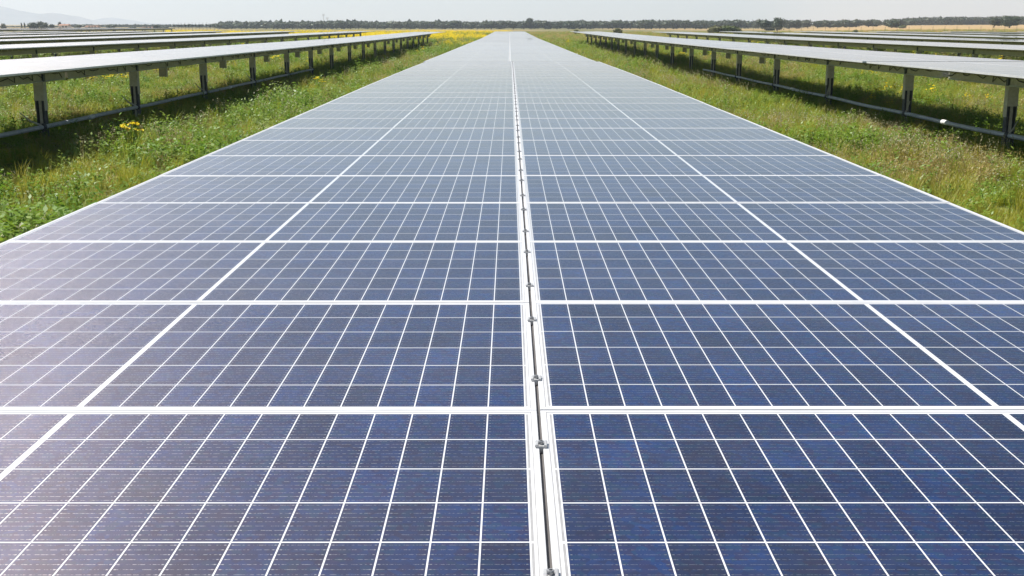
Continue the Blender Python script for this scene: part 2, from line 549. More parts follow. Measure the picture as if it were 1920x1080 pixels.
def whole_panel_mesh(full=True):
    """one connected sheet: frame flange, white sheet, cells (for panels farther off)"""
    xs, xm = [-L / 2, -L / 2 + FL], ['f']
    ys, ym = [-W / 2, -W / 2 + FL], ['f']
    if full:
        for cx in CX:
            xs += [cx - CW / 2, cx + CW / 2]; xm += ['g', 'c']
        for cy in CY:
            ys += [cy - CH / 2, cy + CH / 2]; ym += ['g', 'c']
    else:
        a = 0.006 + 12 * PXC
        for s0, s1 in ((-a, -0.006), (0.006, a)):
            xs += [s0, s1]; xm += ['g', 'c']
        ys += [-3 * PYC, 3 * PYC]; ym += ['g', 'c']
    xs += [L / 2 - FL, L / 2]; xm += ['g', 'f']
    ys += [W / 2 - FL, W / 2]; ym += ['g', 'f']
    nx_, ny_ = len(xs), len(ys)
    v = [(x, y, 0.0) for y in ys for x in xs]
    f, mi, uv = [], [], []
    for j in range(ny_ - 1):
        for i in range(nx_ - 1):
            a, b_ = xm[i], ym[j]
            f.append((j * nx_ + i, j * nx_ + i + 1, (j + 1) * nx_ + i + 1, (j + 1) * nx_ + i))
            mi.append(0 if 'f' in (a, b_) else (2 if (a, b_) == ('c', 'c') else 1))
            uv.append([(i + 0.001, j + 0.001), (i + 0.999, j + 0.001), (i + 0.999, j + 0.999), (i + 0.001, j + 0.999)])
    # skirt and underside
    o = len(v)
    for z in (-0.035,):
        v += [(-L / 2, -W / 2, z), (L / 2, -W / 2, z), (L / 2, W / 2, z), (-L / 2, W / 2, z)]
    c = [0, nx_ - 1, nx_ * ny_ - 1, nx_ * (ny_ - 1)]
    for k in range(4):
        k2 = (k + 1) % 4
        f.append((o + k, o + k2, c[k2], c[k])); mi.append(0); uv.append([(0.5, 0.1)] * 4)
    f.append((o + 3, o + 2, o + 1, o)); mi.append(3); uv.append([(0.5, 0.1)] * 4)
    b = MB()
    b.v, b.f, b.m, b.uv = v, f, mi, uv
    return b

ME_FRAME = frame_mesh()
ME_LAM = laminate_mesh()
ME_CELL = cell_mesh()
ME_CELLS = cells_mesh()
ME_WHOLE = whole_panel_mesh(True).data("solar_panel_whole", [M_FRAME, M_BACK, M_CELL, M_UNDER])
FARB = whole_panel_mesh(False)

# ------------------------------------------------------------------ table hardware meshes
def clamp_mesh():
    """omega clamp: a dipped middle, two upright webs and two wings lying on the frames"""
    b = MB()
    prof = [(-0.0145, 0.0032), (-0.0145, 0.0060), (-0.0125, 0.0080), (-0.0075, 0.0080), (-0.0065, 0.0045), (0.0065, 0.0045), (0.0075, 0.0080), (0.0125, 0.0080), (0.0145, 0.0060), (0.0145, 0.0032),
            (0.0115, 0.0006), (0.0045, 0.0006), (0.0040, -0.012), (-0.0040, -0.012), (-0.0045, 0.0006), (-0.0115, 0.0006)]
    n = len(prof)
    v = [(x, y, z) for y in (-0.016, 0.016) for x, z in prof]
    f = [(i, (i + 1) % n, n + (i + 1) % n, n + i) for i in range(n)]
    f += [tuple(range(n - 1, -1, -1)), tuple(range(n, 2 * n))]
    b.mesh(v, f)
    return b.data("panel_clamp", [M_CLAMP])

def bolt_mesh():
    """socket head: a drum with a hollow top"""
    b = MB()
    n = 16
    rings = [(0.0060, 0.0046), (0.0062, 0.0125), (0.0056, 0.0136), (0.0036, 0.0136), (0.0032, 0.0080)]
    v = [(r * math.cos(2 * math.pi * k / n), r * math.sin(2 * math.pi * k / n), z) for r, z in rings for k in range(n)]
    f = [(i * n + k, i * n + (k + 1) % n, (i + 1) * n + (k + 1) % n, (i + 1) * n + k) for i in range(len(rings) - 1) for k in range(n)]
    f.append(tuple((len(rings) - 1) * n + k for k in range(n)))
    b.mesh(v, f)
    return b.data("bolt", [M_BOLT])

ME_CLAMP, ME_BOLT = clamp_mesh(), bolt_mesh()

def rail_mesh():
    b = MB()
    # top-hat rail across the tube
    prof = [(-0.045, -0.037), (-0.02, -0.037), (-0.02, -0.155), (0.02, -0.155), (0.02, -0.037), (0.045, -0.037), (0.045, -0.041), (0.024, -0.041), (0.024, -0.165), (-0.024, -0.165), (-0.024, -0.041), (-0.045, -0.041)]
    n = len(prof)
    v = [(x, y, z) for x in (-0.95, 0.95) for y, z in prof]
    f = [(n + i, n + (i + 1) % n, (i + 1) % n, i) for i in range(n)]
    b.mesh(v, f)
    return b.data("mounting_rail", [M_GALV])

ME_RAIL = rail_mesh()
TUBE_T, TUBE_B = -0.172, -0.372   # torque tube below the glass
HEAD_B = 0.90                      # bottom of the pale post head above ground
PZ = 1.681                         # glass plane above ground

def post_meshes():
    lo = MB()
    lo.box(-0.095, 0.095, 0.0, 0.012, -0.35, HEAD_B)
    lo.box(-0.095, -0.085, 0.012, 0.12, -0.35, HEAD_B)
    lo.box(0.085, 0.095, 0.012, 0.12, -0.35, HEAD_B)
    lo.box(-0.095, -0.07, -0.035, 0.0, -0.35, HEAD_B - 0.004)
    lo.box(0.07, 0.095, -0.035, 0.0, -0.35, HEAD_B - 0.004)
    rib = MB()
    rib.box(-0.03, 0.03, -0.022, -0.001, -0.33, HEAD_B - 0.02)
    for z in (0.25, 0.55, 0.62):
        rib.tube([(0, -0.021, z), (0, -0.030, z)], 0.012, 6)
    hd = MB()
    top = PZ + TUBE_B - 0.002
    vs = []
    for z, w in ((HEAD_B - 0.03, 0.112), (HEAD_B + 0.12, 0.110), (top - 0.05, 0.098), (top, 0.098)):
        for y in (-0.045, -0.036):
            vs += [(-w, y, z), (w, y, z)]
    f = []
    for i in range(3):
        a, c = i * 4, i * 4 + 4
        f += [(a, a + 1, c + 1, c), (a + 3, a + 2, c + 2, c + 3), (a + 1, a + 3, c + 3, c + 1), (a + 2, a, c, c + 2)]
    f += [(0, 2, 3, 1), (12, 13, 15, 14)]
    hd.mesh(vs, f)
    hd.box(-0.11, -0.098, -0.0355, 0.13, HEAD_B - 0.25, top - 0.03)
    hd.box(0.098, 0.11, -0.0355, 0.13, HEAD_B - 0.25, top - 0.03)
    for x in (-0.055, 0.055):
        for z in (HEAD_B + 0.04, HEAD_B + 0.22):
            hd.tube([(x, -0.044, z), (x, -0.056, z)], 0.011, 6)
    be = MB()
    n = 12
    be.box(-0.135, 0.135, -0.04, 0.05, top - 0.02, PZ + TUBE_T + 0.012)
    return lo.data("post", [M_GALV_D]), rib.data("rib", [M_RIB]), hd.data("post_head", [M_GALV]), be.data("bearing", [M_BEAR])

ME_POST, ME_RIB, ME_HEAD, ME_BEAR = post_meshes()

def box_meshes():
    b = MB()
    b.box(-0.10, 0.10, -0.05, 0.05, -0.66, TUBE_B - 0.012)
    b.box(-0.06, 0.06, -0.03, 0.03, TUBE_B - 0.014, TUBE_B + 0.02)
    rod = MB()
    rod.tube([(0.135, -0.02, TUBE_B), (0.135, -0.02, -0.68)], 0.014, 6)
    tag = MB()
    tag.box(0.16, 0.20, -0.024, -0.016, -0.46, -0.40)
    return b.data("hanging_box", [M_BOX]), rod.data("drop_rod", [M_PIPE]), tag.data("tag", [M_YTAG])

ME_BOX, ME_ROD, ME_YT = box_meshes()

def panel_z(y, lift=0.0):
    return PZ + base_z(y) + lift

def table_along(b, X0, ya, yb, x0, x1, z0, z1, mi=0):
    """a straight-sided bar following the gentle fall of the row"""
    ys = [ya + (yb - ya) * i / 12 for i in range(13)]
    v, f = [], []
    for y in ys:
        z = panel_z(y)
        v += [(X0 + x0, y, z + z0), (X0 + x1, y, z + z0), (X0 + x1, y, z + z1), (X0 + x0, y, z + z1)]
    for i in range(12):
        a = i * 4
        for k in range(4):
            k2 = (k + 1) % 4
            f.append((a + k2, a + k, a + 4 + k, a + 4 + k2))
    f += [(3, 2, 1, 0), (48, 49, 50, 51)]
    b.mesh([(x, y, z) for x, y, z in v], f, mi)

def table(X0, y0, n, label, group, mode, posts, cam_side=0, post_y=None, near_cells=False):
    """one tracker table. mode: 'near' (frame and cells of their own), 'mid' (one sheet each), 'far' (joined)"""
    y1 = y0 + n
    zr = tz(X0, y0)
    root = thing("solar_table", label, "solar panel table", (X0, y0, zr), group)
    off = Vector((X0, y0, zr))
    far = MB()
    for k in range(n):
        y = y0 + k + 0.5
        z = panel_z(y)
        sl = math.atan((panel_z(y + 0.5) - panel_z(y - 0.5)))
        for s in (-1, 1):
            loc = Vector((X0 + s * (L / 2 + GAP / 2), y, z + random.uniform(-0.0008, 0.0008))) - off
            rot = (sl + random.gauss(0, 0.0005), random.gauss(0, 0.0004), 0)
            if mode == 'far':
                cb = base_off = len(far.v)
                far.v += [(x + loc.x, yy + loc.y, zz + loc.z + yy * math.tan(sl)) for x, yy, zz in FARB.v]
                far.f += [tuple(i + base_off for i in f) for f in FARB.f]
                far.m += FARB.m
                far.uv += FARB.uv
            elif mode == 'mid':
                link("solar_panel", ME_WHOLE, root, loc, rot)
            else:
                p = link("solar_panel", ME_LAM, root, loc, rot)
                link("panel_frame", ME_FRAME, p)
                mine = NEAR_CELLS.get((k, s), ()) if near_cells else ()
                for (i, j) in mine:
                    link("solar_cell", ME_CELL, p, (CX[i], CY[j], -0.00068))
                if len(mine) < 144:
                    link("solar_cells", cells_mesh(set(mine)) if mine else ME_CELLS, p, kind="stuff")
        if mode == 'near':
            for t in (0.22, 0.78):
                yy = y0 + k + t
                c = link("panel_clamp", ME_CLAMP, root, Vector((X0, yy, panel_z(yy))) - off, (0, 0, random.gauss(0, 0.03)), (0.86, 0.86, 0.8))
                link("bolt", ME_BOLT, c, rot=(0, 0, random.random()))
    if mode == 'near':
        st = MB()  # strip added so the seam shows a lit grey with clamp shadows
        table_along(st, X0, y0 + 0.01, y1 - 0.01, -GAP / 2 + 0.0003, GAP / 2 - 0.0003, -0.030, -0.0105)
        st.v = [tuple(Vector(v) - off) for v in st.v]
        link("added_seam_strip", st.data("added_seam_strip", [M_STRIP]), root)
    if mode == 'far':
        link("solar_panels", far.data("solar_panels", [M_FRAME, M_BACK, M_CELL, M_UNDER]), root, kind="stuff")
    # rails across
    rails = MB()
    for k in range(n):
        for t in (0.22, 0.78):
            yy = y0 + k + t
            loc = Vector((X0, yy, panel_z(yy))) - off
            if mode == 'near' or (mode == 'mid' and cam_side and k < 30):
                link("mounting_rail", ME_RAIL, root, loc)
            else:
                o = loc
                rails.box(o.x - 0.95, o.x + 0.95, o.y - 0.024, o.y + 0.024, o.z - 0.165, o.z - 0.037)
    if rails.f:
        link("mounting_rails", rails.data("mounting_rails", [M_GALV]), root, kind="stuff")
    b = MB()
    table_along(b, X0, y0 + 0.05, y1 - 0.05, -0.09, 0.09, TUBE_B, TUBE_T)
    b.v = [tuple(Vector(v) - off) for v in b.v]
    link("torque_tube", b.data("torque_tube", [M_GALV]), root)
    # posts
    ys = post_y if post_y is not None else [y0 + 3.0 + i * 7.25 for i in range(int((n - 2) / 7.25) + 1)]
    for y in ys:
        if not posts:
            break
        g = tz(X0, y)
        p = link("post", ME_POST, root, Vector((X0, y, g)) - off, (0, 0, random.gauss(0, 0.03)))
        link("rib", ME_RIB, p)
        link("post_head", ME_HEAD, p)
        link("bearing", ME_BEAR, p)
    if cam_side:
        sx = cam_side * 0.093
        for y in ys:
            yb = y + 2.7
            if yb < y1 - 0.5 and not (cam_side < 0 and y < 45):
                h = link("hanging_box", ME_BOX, root, Vector((X0 + cam_side * 0.02, yb, panel_z(yb))) - off)
                link("drop_rod", ME_ROD, h)
                link("tag", ME_YT, h)
        # cable slung in loops along the tube's face, thin conduit underneath
        c = MB()
        pts, y = [], y0 + 0.3
        r = random.Random(int(abs(X0) * 10 + y0))
        while y < min(y1 - 0.3, y0 + 70):
            w = r.uniform(0.4, 1.6)
            dip = r.uniform(0.05, 0.17)
            for t, dz in ((0.0, 0.0), (0.25, r.uniform(0.2, 0.5)), (0.5, r.uniform(0.6, 1.0)), (0.8, r.uniform(0.3, 0.9))):
                pts.append(Vector((X0 + sx + cam_side * 0.012, y + w * (t + r.uniform(-0.05, 0.05)), panel_z(y) + TUBE_T - 0.012 - dip * dz)) - off)
            y += w
            if r.random() < 0.35:
                y += 0.05
                pts.append(Vector((X0 + sx + cam_side * 0.012, y, panel_z(y) + TUBE_B + 0.02)) - off)
        c.tube(pts, 0.009, 4)
        link("hanging_cable", c.data("hanging_cable", [M_CABLE]), root)
        c = MB()
        table_along(c, X0, y0 + 0.1, y1 - 0.1, sx - 0.02, sx + 0.02, TUBE_B - 0.03, TUBE_B - 0.004)
        c.v = [tuple(Vector(v) - off) for v in c.v]
        link("conduit", c.data("conduit", [M_PIPE]), root)
    return root

# the 300 cells that show largest: first by size in the picture, inside the frame
Y_NEAR = -1.6
N_NEAR = 29
def proj(x, y, z):
    d, h = y, CAM_Z - z
    zc = d * CT + h * ST
    if zc <= 0.05:
        return None
    return PX0 + F_PX * x / zc, 540 + F_PX * (h * CT - d * ST) / zc, zc
X_MID = 0.062
cand = []
for k in range(2, 7):
    for s in (-1, 1):
        for i, cx in enumerate(CX):
            for j, cy in enumerate(CY):
                q = proj(X_MID + s * (L / 2 + GAP / 2) + cx, Y_NEAR + k + 0.5 + cy, PZ)
                if q and -30 < q[0] < 1950 and q[1] < 1090:
                    cand.append((q[2], k, s, i, j))
cand.sort()
NEAR_CELLS = {}
for _, k, s, i, j in cand[:300]:
    NEAR_CELLS.setdefault((k, s), []).append((i, j))

# ------------------------------------------------------------------ the rows of tables
RP = 10.3
table(X_MID, Y_NEAR, N_NEAR, "table of blue solar panels with a bolted centre seam, filling the lower half", "solar panel tables in parallel rows", 'near', True, near_cells=True)
table(0.0, 27.46, 64, "pale section of the middle solar row just beyond the step in the seam", "solar panel tables in parallel rows", 'mid', True)
table(0.0, 91.9, 71, "last section of the middle solar row, its far end below the tallest tree", "solar panel tables in parallel rows", 'mid', True)
XL, XR = -10.42, 10.30
LP = [4.2, 11.5, 18.8, 26.0, 32.6, 40.0, 47.7, 55.1, 61.8, 69.0, 76.8, 84.1] + [91.4 + 7.3 * i for i in range(10)]
RPOST = [24.0, 30.3, 37.8, 45.4, 52.9, 59.6, 66.9, 74.8, 82.6, 90.0] + [97.4 + 7.4 * i for i in range(9)]
table(XL, Y_NEAR, N_NEAR, "solar table cut off by the left photo edge, above the pipe with the white tag", "solar panel tables in parallel rows", 'mid', True, 1, [y for y in LP if y < 27.3])
table(XL, 27.46, 64, "long solar table on posts, first row left of the middle row", "solar panel tables in parallel rows", 'mid', True, 1, [y for y in LP if 27.7 < y < 91.42])
table(XL, 91.9, 64, "end section of the first row left of the middle, beside the yellow flower field", "solar panel tables in parallel rows", 'mid', True, 1, [y for y in LP if 91.9 < y < 155.5])
table(XR, Y_NEAR, N_NEAR, "solar table cut off by the right photo edge, nearer side of a stepped joint", "solar panel tables in parallel rows", 'mid', True, -1, [24.0, 16.7, 9.4, 2.1])
table(XR, 27.72, 64, "long solar table on posts, first row right of the middle, beyond a stepped joint", "solar panel tables in parallel rows", 'mid', True, -1, RPOST[1:10])
table(XR, 91.8, 71, "end section of the first row right of the middle, closing its line of dark posts", "solar panel tables in parallel rows", 'mid', True, -1, [y for y in RPOST if 91.8 < y < 158])
ORD = {2: "second", 3: "third", 4: "fourth", 5: "fifth", 6: "sixth", 7: "seventh", 8: "eighth"}
for r in range(2, 9):
    for s in (-1, 1):
        X = 0.0 + s * (RP * r + 0.1) - (0.4 if s < 0 else 0)
        side = "left" if s < 0 else "right"
        end = 165 + (3 if s < 0 else -1) - (8 if r == 2 and s > 0 else 0)
        table(X, 27.7, 64, f"white solar table cut off by the photo edge, {ORD[r]} row {side} of the middle",
              "solar panel tables in parallel rows", 'mid' if r == 2 else 'far', True, 0)
        table(X, 92.0, int(end - 92), f"end section of the {ORD[r]} solar row {side} of the middle, reaching the " + ("yellow flowers" if s < 0 else "dry field"),
              "solar panel tables in parallel rows", 'far', True, 0)
for i in range(4):
    table(-84.0 - 11 * i, 205 + 12 * i, 90, "thin line of solar panels just beyond the yellow patch, first of four" if i == 0 else f"thin line of solar panels beyond the yellow patch, {['','second','third','last'][i]} of four",
          "solar panel tables beyond the yellow patch", 'far', True, 0)

# ------------------------------------------------------------------ low pipes along the post lines
def pipe(X, ya, yb, z, label, posts_y, tags_y, side):
    root = thing("low_pipe", label, "pipe", (X, ya, tz(X, ya) + z), "pipes along the posts")
    off = Vector((X, ya, tz(X, ya) + z))
    b = MB()
    pts, y = [], ya
    while y < yb:
        pts.append(Vector((X + 0.012 * math.sin(y * 0.9), y, tz(X, y) + z + 0.008 * math.sin(y * 0.86 + 1))) - off)
        y += 0.8
    b.tube(pts, 0.048, 10)
    link("pipe_run", b.data("pipe_run", [M_PIPE], True), root)
    cm = MB()
    cm.tube([(0, -0.06, 0), (0, 0.06, 0)], 0.075, 10)
    cm.box(-0.02 * 0 - 0.012, 0.012, -0.03, 0.03, -0.34, -0.06)
    cme = cm.data("pipe_clamp", [M_GALV_D])
    st = MB()
    st.tube([(0.0, 0.0, 0.02), (-0.10, -0.42, 0.16), (-0.16, -0.75, 0.36)], [0.022, 0.018, 0.010], 6)
    sme = st.data("strap", [M_GALV])
    for py in posts_y:
        if ya < py < yb:
            yy = py - 0.35
            loc = Vector((X + 0.012 * math.sin(yy * 0.9), yy, tz(X, yy) + z)) - off
            link("pipe_clamp", cme, root, loc)
            link("strap", sme, root, loc)
    tm = MB()
    tm.tube([(0, -0.16, 0), (0, 0.16, 0)], 0.056, 10)
    tme = tm.data("tag", [M_TAG], True)
    im = MB()
    n = 0
    for yy in (-0.09, -0.03, 0.04, 0.09):
        im.box(-0.0585 if side > 0 else 0.0, 0.0 if side > 0 else 0.0585, yy - 0.012, yy + 0.012, 0.006, 0.022)
    for ty in tags_y:
        t = link("tag", tme, root, Vector((X + 0.012 * math.sin(ty * 0.9), ty, tz(X, ty) + z)) - off)

pipe(XL + 0.16, 8, 62, 0.32, "dark grey pipe low along the posts of the row left of the middle", LP, [28.6, 43.0, 21.4], -1)
pipe(XR - 0.17, 8, 62, 0.30, "sunlit grey pipe with a white printed tag, along the posts right of the middle row", [24.0, 30.3, 37.8, 45.4, 52.9, 16.7], [27.1, 19.6, 42.0], 1)

# ------------------------------------------------------------------ grass and flowers
def rnd(a, b):
    return random.uniform(a, b)

def blade(b, x, y, h, w, lean, ang, mi, z0=0.0, seg=3):
    ca_, sa = math.cos(ang), math.sin(ang)
    pts = []
    for i in range(seg + 1):
        t = i / seg
        d = lean * t * t
        pts.append((x + ca_ * d, y + sa * d, z0 + h * (t - 0.25 * t * t * min(1, lean / max(h, 0.01)))))
    px, py = -sa, ca_
    vs = []
    for i, p in enumerate(pts):
        t = i / seg
        ww = w * (1 - t) ** 0.7 / 2 if i < seg else 0.0
        if i < seg:
            vs += [(p[0] - px * ww, p[1] - py * ww, p[2]), (p[0] + px * ww, p[1] + py * ww, p[2])]
        else:
            vs.append(p)
    f = [(2 * i, 2 * i + 1, 2 * i + 3, 2 * i + 2) for i in range(seg - 1)]
    f.append((2 * seg - 2, 2 * seg - 1, 2 * seg))
    b.mesh(vs, f, mi)
    return pts[-1]

def leaf(b, p, ang, tilt, l, w, mi):
    d = Vector((math.cos(ang) * math.cos(tilt), math.sin(ang) * math.cos(tilt), math.sin(tilt)))
    s = Vector((-math.sin(ang), math.cos(ang), rnd(-0.4, 0.4))).normalized()
    p = Vector(p)
    b.mesh([p, p + d * l * 0.5 + s * w / 2, p + d * l, p + d * l * 0.5 - s * w / 2], [(0, 1, 2, 3)], mi)

def clump_grass(h, n, R, w, mi=0):
    b = MB()
    for _ in range(n):
        r, a = R * math.sqrt(random.random()), rnd(0, 6.283)
        hh = h * rnd(0.5, 1.1)
        blade(b, r * math.cos(a), r * math.sin(a), hh, w * rnd(0.7, 1.3), hh * rnd(0.15, 0.9), rnd(0, 6.283), mi)
    return b

def clump_weed(h, n, R):
    b = MB()
    for _ in range(n):
        r, a = R * math.sqrt(random.random()), rnd(0, 6.283)
        x, y = r * math.cos(a), r * math.sin(a)
        hh = h * rnd(0.5, 1.1)
        lean, la = hh * rnd(0.1, 0.4), rnd(0, 6.283)
        blade(b, x, y, hh, 0.010, lean, la, 0, seg=2)
        for k in range(random.randint(7, 11)):
            t = rnd(0.15, 1.0)
            leaf(b, (x + math.cos(la) * lean * t * t, y + math.sin(la) * lean * t * t, hh * t * 0.92), rnd(0, 6.283), rnd(-0.3, 0.7), rnd(0.05, 0.13) * (1.2 - 0.5 * t), rnd(0.02, 0.05), 0)
    return b

def clump_straw(h, n, R):
    b = MB()
    for _ in range(n):
        r, a = R * math.sqrt(random.random()), rnd(0, 6.283)
        hh = h * rnd(0.55, 1.1)
        tip = blade(b, r * math.cos(a), r * math.sin(a), hh, 0.006, hh * rnd(0.05, 0.5), rnd(0, 6.283), 0, seg=2)
        if random.random() < 0.7:
            for _k in range(3):
                leaf(b, (tip[0], tip[1], tip[2] - rnd(0.0, 0.06)), rnd(0, 6.283), rnd(0.2, 1.2), rnd(0.03, 0.055), rnd(0.010, 0.018), 1)
    return b

def clump_low(R, n):
    b = MB()
    for _ in range(n):
        r, a = R * math.sqrt(random.random()), rnd(0, 6.283)
        leaf(b, (r * math.cos(a), r * math.sin(a), rnd(0.01, 0.10)), rnd(0, 6.283), rnd(0.0, 0.8), rnd(0.05, 0.10), rnd(0.02, 0.045), 0)
    return b

def clump_flower(h, n, R, mats2, size):
    b = clump_weed(h * 0.8, max(2, n // 3), R)
    for _ in range(n):
        r, a = R * math.sqrt(random.random()), rnd(0, 6.283)
        hh = h * rnd(0.7, 1.1)
        tip = blade(b, r * math.cos(a), r * math.sin(a), hh, 0.008, hh * rnd(0.05, 0.3), rnd(0, 6.283), 0, seg=2)
        for _k in range(5):
            leaf(b, (tip[0], tip[1], tip[2]), rnd(0, 6.283), rnd(-0.2, 0.7), size * rnd(0.7, 1.2), size * 0.7, 1)
    return b

clumps = bpy.data.collections.new("clump_library")     # not linked to the scene: only a source for the scatter
def lib(name, b, mats_):
    o = bpy.data.objects.new(name, b.data(name, mats_))
    clumps.objects.link(o)

lib("a0_grass", clump_grass(0.30, 60, 0.16, 0.009), [M_GRASS])
lib("a1_grass", clump_grass(0.22, 70, 0.18, 0.010), [M_GRASS])
lib("a2_grass", clump_grass(0.55, 34, 0.14, 0.011), [M_GRASS])
lib("a3_weed", clump_weed(0.46, 8, 0.16), [M_WEED])
lib("a4_weed", clump_weed(0.24, 12, 0.18), [M_WEED])
lib("a5_low", clump_low(0.20, 60), [M_WEED])
lib("a6_straw", clump_straw(0.50, 26, 0.18), [M_STRAW, M_SEED])
lib("a7_straw", clump_straw(0.34, 34, 0.20), [M_STRAW, M_STRAW])
lib("a8_white", clump_flower(0.40, 7, 0.16, None, 0.022), [M_WEED, M_WHITE])
lib("a9_yellow", clump_flower(0.55, 14, 0.22, None, 0.05), [M_WEED, M_YEL])

def scatter_tree():
    ng = bpy.data.node_groups.new("scatter_clumps", 'GeometryNodeTree')
    ng.interface.new_socket("Geometry", in_out='INPUT', socket_type='NodeSocketGeometry')
    ng.interface.new_socket("Geometry", in_out='OUTPUT', socket_type='NodeSocketGeometry')
    gi, go = ng.nodes.new("NodeGroupInput"), ng.nodes.new("NodeGroupOutput")
    ci = ng.nodes.new("GeometryNodeCollectionInfo")
    ci.inputs["Collection"].default_value = clumps
    ci.inputs["Separate Children"].default_value = True
    ci.inputs["Reset Children"].default_value = True
    ip = ng.nodes.new("GeometryNodeInstanceOnPoints")
    ip.inputs["Pick Instance"].default_value = True
    ng.links.new(gi.outputs[0], ip.inputs["Points"])
    ng.links.new(ci.outputs[0], ip.inputs["Instance"])
    for nm, ty, sock in (("kind_id", 'INT', "Instance Index"), ("rot", 'FLOAT_VECTOR', "Rotation"), ("scl", 'FLOAT_VECTOR', "Scale")):
        na = ng.nodes.new("GeometryNodeInputNamedAttribute")
        na.data_type = ty
        na.inputs["Name"].default_value = nm
        ng.links.new(na.outputs[0], ip.inputs[sock])
    ng.links.new(ip.outputs[0], go.inputs[0])
    return ng

SCATTER = scatter_tree()

def scatter(name, P, kinds, rot, scl):
    me = bpy.data.meshes.new(name)
    me.vertices.add(len(P))
    me.vertices.foreach_set("co", P.astype(np.float32).ravel())
    a = me.attributes.new("kind_id", 'INT', 'POINT'); a.data.foreach_set("value", kinds.astype(np.int32))
    a = me.attributes.new("rot", 'FLOAT_VECTOR', 'POINT'); a.data.foreach_set("vector", rot.astype(np.float32).ravel())
    a = me.attributes.new("scl", 'FLOAT_VECTOR', 'POINT'); a.data.foreach_set("vector", scl.astype(np.float32).ravel())
    o = link(name, me, kind="stuff")
    md = o.modifiers.new("scatter", 'NODES')
    md.node_group = SCATTER
    return o

def tz_arr(x, y):
    yy = np.array(sorted(set(np.round(np.linspace(-40, 200, 961), 3))))
    bz = np.array([base_z(v) for v in yy])
    z = np.interp(y, yy, bz)
    far = y > 190
    if far.any():
        px = PX0 + F_PX * x / (CT * np.maximum(y, 1))
        t = np.clip((y - 190) / 610, 0, 1)
        w = t * t * (3 - 2 * t)
        z = np.where(far, z * (1 - w) + np.interp(px, FPX, FZ) * w, z)
    return z

def vnoise(x, y, s, seed):
    return np.array([noise.noise((a * s + seed * 17.3, b * s, seed)) for a, b in zip(x, y)])

def grass_zone(y0, y1, dens, smin, smax, xw):
    """points in the wedge the picture shows, with a margin"""
    n = int((y1 - y0) * 2 * xw * dens)
    y = rng.uniform(y0, y1, n)
    x = rng.uniform(-xw, xw, n)
    keep = (np.abs(x) < 0.48 * y + 9) & (np.abs(x) > np.where(y < 27, 1.6, 1.3))
    x, y = x[keep], y[keep]
    return x, y, rng.uniform(smin, smax, len(x))

parts_ = [grass_zone(-4, 4, 16, 0.9, 1.4, 11), grass_zone(4, 20, 24, 0.8, 1.3, 18), grass_zone(20, 34, 21, 0.85, 1.4, 25), grass_zone(34, 60, 13, 0.9, 1.6, 32), grass_zone(60, 110, 6, 1.2, 2.0, 36), grass_zone(110, 175, 3.2, 1.4, 2.4, 40)]
x = np.concatenate([p[0] for p in parts_]); y = np.concatenate([p[1] for p in parts_]); s = np.concatenate([p[2] for p in parts_])
dry = vnoise(x, y, 0.16, 1) + 0.55 * vnoise(x, y, 0.5, 2)
lush = vnoise(x, y, 0.22, 3) + np.where(x < 0, 0.10, -0.05)
dry = dry + np.where(x > 0, 0.10, -0.04)
bald = vnoise(x, y, 0.35, 6)
u = rng.random(len(x))
kinds = np.where(u < 0.30, 0, np.where(u < 0.52, 1, np.where(u < 0.62, 2, np.where(u < 0.76, 3, np.where(u < 0.90, 4, 5)))))
u2 = rng.random(len(x))
kinds = np.where((lush > 0.15) & (u2 < 0.6), np.where(u < 0.5, 3, np.where(u < 0.85, 4, 5)), kinds)
kinds = np.where((dry > 0.26) & (u2 < 0.36), np.where(u < 0.4, 6, 7), kinds)
kinds = np.where((dry <= 0.25) & (u2 > 0.955), np.where(u < 0.6, 6, np.where(u < 0.8, 7, 8)), kinds)
kinds = np.where((u2 > 0.93) & (lush > 0.1) & (u > 0.8), 8, kinds)
yel = (vnoise(x, y, 0.13, 9) > 0.45) & (u2 < 0.05) & (y > 24)
kinds = np.where(yel, 9, kinds)
# seed-headed tall grass in the shade of the right-hand table
sh = (x > 6.8) & (x < 9.8) & (y < 30) & (u2 > 0.86)
kinds = np.where(sh, np.where(u < 0.7, 6, 8), kinds)
# keep the strips beside the middle row and the pipes a little shorter
s = s * (0.85 + 0.35 * np.clip(lush, -0.4, 0.6))
bushy = (x < -3.2) & (x > -8.5) & (y < 21) & (lush > 0.0) & (u2 < 0.65)
kinds = np.where(bushy, np.where(u < 0.7, 3, 5), kinds)
s = np.where(bushy, s * 1.2, s)
pipe_near = (np.abs(np.abs(x + 0.06) - 10.2) < 0.7)
s = np.where(pipe_near, s * 0.68, np.where((np.abs(x) > 8.0) & (np.abs(x) < 14.5), s * 0.78, s))
kinds = np.where(pipe_near & ((kinds == 2) | (kinds == 6)), 1, kinds)
pz = tz_arr(x, y) - 0.01
keep = ~((bald > 0.42) & (u2 < 0.5))
P = np.stack([x, y, pz], 1)[keep]
rot = np.stack([rng.normal(0, 0.10, len(x)), rng.normal(0, 0.10, len(x)), rng.uniform(0, 6.283, len(x))], 1)[keep]
scl = np.stack([s, s, s * rng.uniform(0.75, 1.25, len(x))], 1)[keep]
scatter("grass", P, kinds[keep], rot, scl)

